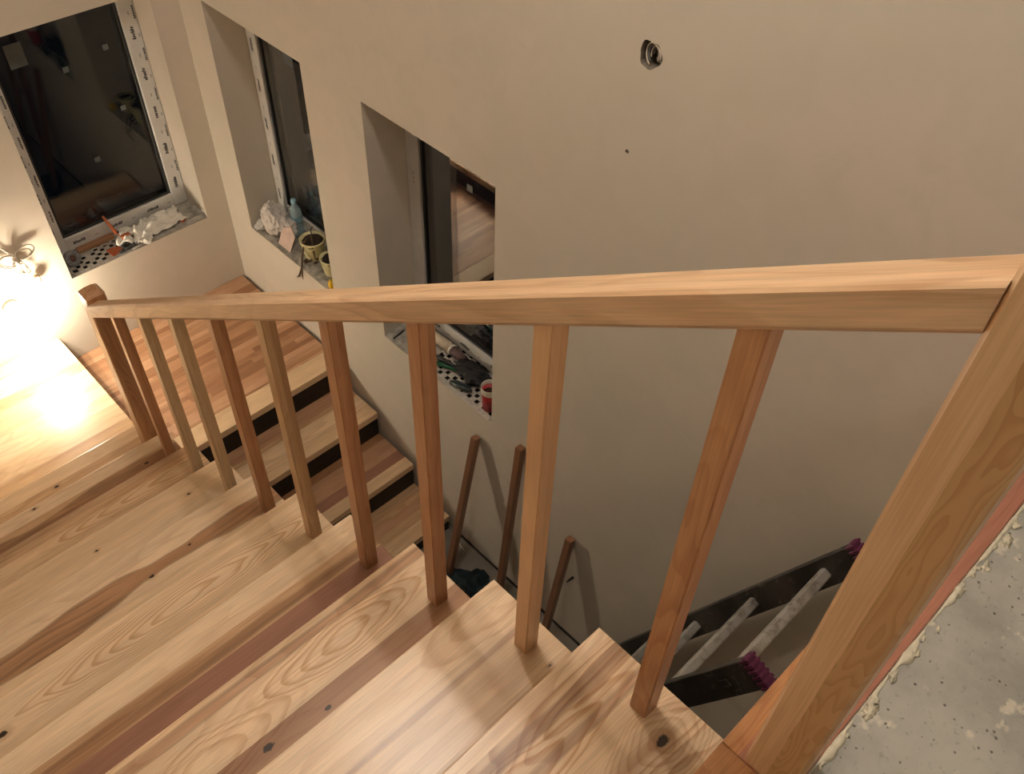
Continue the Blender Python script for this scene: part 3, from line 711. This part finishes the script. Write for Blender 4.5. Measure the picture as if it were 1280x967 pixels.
link('cap', bm, [ORANGE], oc)
bm = new(); crumple(bm, (.735, L+.060, Z1+.012), (.045, .018, .012), 4.4, .5, 3, flat=Z1+.003); tag(link('cloth_scrap', bm, [plain('navy', (.02, .02, .06), .8)]), 'dark blue crumpled scrap tucked under the right end of the rag', 'cloth')

# ------------------------------------------------------------------ things on the second sill
Z2 = SZ+.012
bm = new(); crumple(bm, (W+.072, 3.070, Z2+.078), (.060, .085, .088), 2.7, .27, 5, 1.5, flat=Z2); crumple(bm, (W+.095, 2.985, Z2+.075), (.035, .060, .030), 5.1, .40, 4, 1.6, flat=Z2); crumple(bm, (W+.045, 3.150, Z2+.018), (.045, .030, .022), 6.6, .4, 4, flat=Z2)
tag(link('cloth_bundle', bm, [GREYCLOTH]), 'crumpled white cloth bundle on the sill of the second window', 'cloth')
bm = new()
for (a, b) in (((W+.030, 2.960, Z2+.002), (W+.080, 2.900, Z2+.090)),):
    prism(bm, [(W+.020, 2.985, Z2+.002), (W+.020, 2.880, Z2+.002), (W+.060, 2.875, Z2+.080), (W+.075, 2.930, Z2+.105), (W+.060, 2.985, Z2+.080)], (.006, .004, -.002), bev=.001)
tag(link('paper_packet', bm, [PINKP]), 'pinkish paper packet propped between the cloth bundle and the flowerpot', 'packet')
BX, BY = W+.146, 2.985
pb = thing('water_bottle', (BX, BY, Z2), 'clear bluish plastic water bottle with blue cap on the second sill', 'bottle')
bm = new(); prof = [(.0001, .004), (.026, .002), (.031, .010), (.031, .045), (.0285, .052), (.031, .060), (.0285, .070), (.031, .080), (.031, .130), (.027, .150), (.016, .172), (.0115, .180), (.0115, .194)]
prof2 = [(r-.0008 if r > .001 else r, z+.0008) for r, z in prof]
lathe(bm, prof+prof2[::-1], (BX, BY, Z2), 30); link('bottle_body', bm, [PET], pb, (BX, BY, Z2))
bm = new(); lathe(bm, [(.0001, .210), (.012, .210), (.0135, .206), (.0135, .190), (.0128, .188)], (BX, BY, Z2), 24); link('bottle_cap', bm, [BLUEC], pb, (BX, BY, Z2))
bm = new(); lathe(bm, [(.0316, .085), (.0318, .088), (.0318, .118), (.0316, .121)], (BX, BY, Z2), 30, cap=False); link('bottle_label', bm, [plain('blue_label', (.22, .36, .44), .5)], pb, (BX, BY, Z2))
def pot(x, y, r, h, label, plant):
    t = thing('flowerpot', (x, y, Z2), label, 'flowerpot')
    bm = new(); lathe(bm, [(.0001, .001), (r*.66, .001), (r*.72, .006), (r*.97, h*.93), (r, h*.95), (r, h), (r*.92, h), (r*.90, h*.86), (.0001, h*.86)], (x, y, Z2), 36)
    link('pot', bm, [CREAM], t, (x, y, Z2))
    bm = new(); crumple(bm, (x, y, Z2+h*.86), (r*.86, r*.86, .006), 3.3, .25, 4, 4.); link('soil', bm, [SOIL], t, (x, y, Z2))
    if plant:
        bm = new()
        tube(bm, [(x, y, Z2+h*.88), (x-.01, y+.006, Z2+h+.022), (x-.05, y-.004, Z2+h+.004), (x-.078, y-.012, Z2+h*.40), (x-.095, y-.020, Z2-.010), (x-.112, y-.012, Z2-.055), (x-.105, y+.030, Z2-.095)], .004, 7, rr=[.003, .0035, .004, .005, .006, .0045, .001])
        tube(bm, [(x-.085, y-.015, Z2+.004), (x-.105, y-.030, Z2-.03), (x-.112, y-.045, Z2-.06)], .004, 6, rr=[.003, .005, .001])
        tube(bm, [(x, y, Z2+h*.88), (x+.012, y+.02, Z2+h+.035), (x+.02, y+.012, Z2+h+.055)], .003, 6)
        tube(bm, [(x, y, Z2+h*.88), (x-.012, y-.02, Z2+h+.03), (x-.03, y-.045, Z2+h*.7), (x-.032, y-.055, Z2+.03)], .003, 6, rr=[.003, .004, .006, .002])
        for q in range(9):
            a = q*.8; crumple(bm, (x-.035+.03*math.cos(a), y-.025+.03*math.sin(a), Z2+.010+.01*(q % 3)), (.012, .005, .008), q+.5, .5, 2)
        link('plant', bm, [DRY], t, (x, y, Z2))
    return t
pot(W+.096, 2.775, .064, .112, 'larger cream flowerpot with dark soil and a withered trailing plant', True)
pot(W+.088, 2.612, .056, .098, 'smaller cream flowerpot nearest the right reveal of the second window', False)
bm = new(); lathe(bm, [(.0001, 0), (.018, 0), (.019, .003), (.019, .026), (.017, .030), (.011, .034), (.011, .040), (.0001, .040)], (W+.024, 2.530, Z2), 24); tag(link('bottle_cap', bm, [YELLOW]), 'yellow plastic cap at the front corner of the second sill', 'cap')

# ------------------------------------------------------------------ things on the third sill
Z3 = SZ+.008
st = thing('sealant_tube', (W+.16, 1.86, Z3), 'beige sealant tube lying behind the balusters on the third sill', 'tube')
bm = new(); a_, b_ = Vector((W+.150, 1.93, Z3+.026)), Vector((W+.150, 1.80, Z3+.026)); tube(bm, [a_, b_], .024, 22); link('tube_body', bm, [BEIGEC], st)
bm = new(); tube(bm, [b_, b_+Vector((0, -.012, 0))], .0255, 22); link('tube_rim', bm, [WHITE], st)
bm = new(); tube(bm, [b_+Vector((0, -.012, 0)), b_+Vector((0, -.055, 0)), b_+Vector((0, -.09, -.004))], .02, 18, rr=[.021, .021, .014]); link('tube_end', bm, [plain('mauve_end', (.10, .055, .055), .6)], st)
pl = thing('pliers', (W+.06, 1.72, Z3), 'green and black handled pliers lying on the slotted third sill', 'tool')
bm = new(); tube(bm, [(W+.030, 1.845, Z3+.012), (W+.055, 1.77, Z3+.018), (W+.085, 1.69, Z3+.018)], .01, 10, rr=[.008, .010, .006]); link('handle', bm, [GREENP], pl)
bm = new(); tube(bm, [(W+.075, 1.84, Z3+.012), (W+.085, 1.76, Z3+.020), (W+.095, 1.69, Z3+.018)], .01, 10, rr=[.008, .011, .007]); link('handle', bm, [DARKP], pl)
bm = new(); prism(bm, [(W+.078, 1.695, Z3+.008), (W+.102, 1.695, Z3+.008), (W+.108, 1.655, Z3+.008), (W+.100, 1.625, Z3+.008), (W+.086, 1.655, Z3+.008)], (0, 0, .016), bev=.002); link('jaws', bm, [DARKP], pl)
bm = new(); crumple(bm, (W+.125, 1.62, Z3+.026), (.050, .095, .026), 7.7, .45, 4, 3., flat=Z3+.002); tag(link('glove', bm, [plain('black_glove', (.008, .008, .009), .7, var=.5, bump=.4)]), 'crumpled black work glove next to the red cup', 'glove')
bm = new(); tube(bm, [(W+.022, 1.66, Z3+.012), (W+.030, 1.60, Z3+.016), (W+.052, 1.555, Z3+.014)], .01, 10, rr=[.010, .013, .008]); tube(bm, [(W+.022, 1.66, Z3+.012), (W+.040, 1.635, Z3+.020), (W+.060, 1.57, Z3+.018)], .006, 8); tag(link('clamp', bm, [plain('bluish_grey_plastic', (.035, .05, .05), .4)]), 'small dark bluish clamp at the front edge of the third sill', 'tool')
cup = thing('paper_cup', (W+.052, 1.440, Z3), 'red cup with white rim at the right end of the third sill', 'cup')
bm = new(); cc = (W+.052, 1.440, Z3+.004)
lathe(bm, [(.0001, 0), (.031, 0), (.0365, .108), (.0355, .109), (.030, .004), (.0001, .004)], cc, 30); link('cup_body', bm, [RED], cup)
bm = new(); lathe(bm, [(.0367, .096), (.0380, .100), (.0385, .126), (.0392, .130), (.0380, .132), (.0365, .128), (.0355, .108)], cc, 30, cap=False); link('cup_rim', bm, [WHITE], cup)
bm = new(); lathe(bm, [(.0001, .085), (.033, .085), (.0335, .087), (.0001, .088)], cc, 24); link('drink', bm, [plain('dark_green_liquid', (.02, .04, .02), .2)], cup)
bm = new(); box(bm, (W+.012, 2.045, Z3+.004), (W+.085, 2.051, Z3+.010), .001); bmesh.ops.rotate(bm, verts=bm.verts, cent=(W+.03, 2.045, Z3), matrix=Matrix.Rotation(.15, 3, 'Z')); tag(link('dark_strip', bm, [DARKP]), 'short dark strip lying on the left end of the third sill', 'strip')
for k, (dx, y, r_) in enumerate(((.05, 1.955, .014), (.10, 1.985, .018), (.075, 1.93, .011))):
    bm = new(); crumple(bm, (W+dx, y, Z3+.010), (r_, r_*1.2, r_*.7), k+8.2, .4, 3); tag(link('mortar_lump', bm, [RUBBLE]), ['grey mortar lump nearest the dark strip on the third sill', 'largest mortar lump near the left reveal of the third sill', 'smallest grey mortar lump behind the baluster on the third sill'][k], 'rubble', 'mortar lumps on the third sill')

# ------------------------------------------------------------------ leaning battens
DB = wood('dark_batten', [(0, (.26, .13, .07), .3), (.5, (.23, .11, .055), .3)], depth=-.034, axis='z', seed=44.)
def batten(b, t, label, w_=.032):
    b, t = Vector(b), Vector(t); d = (t-b); ln = d.length; d.normalize()
    side = Vector((0, 1, 0)); side = (side-d*side.dot(d)).normalized(); nn = d.cross(side)
    bm = new(); box(bm, (-w_/2, -w_/2, 0), (w_/2, w_/2, ln), .0015)
    o = link('batten', bm, [DB]); o.matrix_world = Matrix.Translation(b) @ Matrix((nn*-1, side, d)).transposed().to_4x4()
    tag(o, label, 'batten')
batten((.835, 1.452, ZF+.004), (W-.019, 1.452, -1.575), 'brown batten leaning on the wall, leftmost, beside the teal bag')
batten((.925, 1.183, ZF+.004), (W-.0185, 1.180, -1.400), 'brown batten leaning on the wall, the tallest, middle of three')
batten((.915, .872, ZF+.004), (W-.019, .865, -1.722), 'short brown batten leaning on the wall, nearest the ladder')
bm = new(); tube(bm, [(W-.001, .835, -2.010), (W-.03, .835, -2.005), (W-.045, .832, -1.997)], .004, 8, rr=[.007, .005, .003]); tag(link('nail', bm, [DARKP]), 'dark nail sticking out of the wall behind the short batten', 'nail')
bm = new(); cloth_sheet(bm, (.745, 1.365, ZF+.004), .36, .36, 5.7, .15, 40, .5)
tag(link('bag', bm, [TEAL]), 'dark teal bag slumped on the lower floor beneath the steps', 'bag')
bm = new(); box(bm, (.985, 1.560, ZF+.001), (1.010, 1.600, ZF+.022), .004); tube(bm, [(.997, 1.56, ZF+.012), (.990, 1.54, ZF+.006), (.985, 1.50, ZF+.005)], .003, 6); tag(link('plastic_clip', bm, [WHITE]), 'small white plastic clip on the lower floor by the wall', 'clip')

# ------------------------------------------------------------------ ladder
lad = thing('ladder', (.73, .65, ZF), 'dirty ladder with black rails, aluminium rungs and purple end caps', 'ladder')
D = Vector((0, -.393, .9195)); NQ = Vector((0, -.9195, -.393))
P0 = Vector((0, -.172, -.615))                     # centre of the rail section at the upper end
Lr = (P0.z-(ZF+.055))/D.z
def frame(bm, lo, hi, x, off=0., bev=.002, mi=0):     # box in ladder coordinates: a along x, b along the depth, c downwards
    t = new(); box(t, lo, hi, bev, mi)
    for v in t.verts:
        a, b, c = v.co; v.co = Vector((x+a, 0, 0))+P0+NQ*b-D*c
    me = bpy.data.meshes.new('t'); t.to_mesh(me); t.free(); bm.from_mesh(me); bpy.data.meshes.remove(me)
for x in (.978, .490):
    sgn = -1 if x > .7 else 1
    bm = new(); frame(bm, (-.012, -.044, 0), (.012, .044, Lr), x)
    if x < .7:
        frame(bm, (-.0135, -.012, .10), (-.0115, .012, .104), x, bev=0); frame(bm, (-.0150, -.010, .135), (-.0118, .010, .175), x, bev=.001)
    link('ladder_rail', bm, [STILE], lad)
    bm = new(); frame(bm, (-.017, -.049, -.012), (.017, .049, .012), x, bev=.004)
    for k in range(6): frame(bm, (-.019, -.046+.0165*k, -.016), (.019, -.037+.0165*k, .022), x, bev=.002)
    link('end_cap', bm, [PURPLE], lad)
    bm = new(); frame(bm, (-.015, -.048, Lr-.03), (.015, .048, Lr+.01), x, bev=.004); link('end_cap', bm, [PURPLE], lad)
R0 = .165
for k in range(5):
    bm = new(); c = R0+k*.392
    if c > Lr-.06: break
    frame(bm, (.502-.02, -.016, c-.015), (.966+.005, .016, c+.015), 0, bev=.005)
    frame(bm, (.502, -.0175, c-.004), (.966, -.0155, c+.004), 0, bev=0)
    link('rung', bm, [ALU], lad)
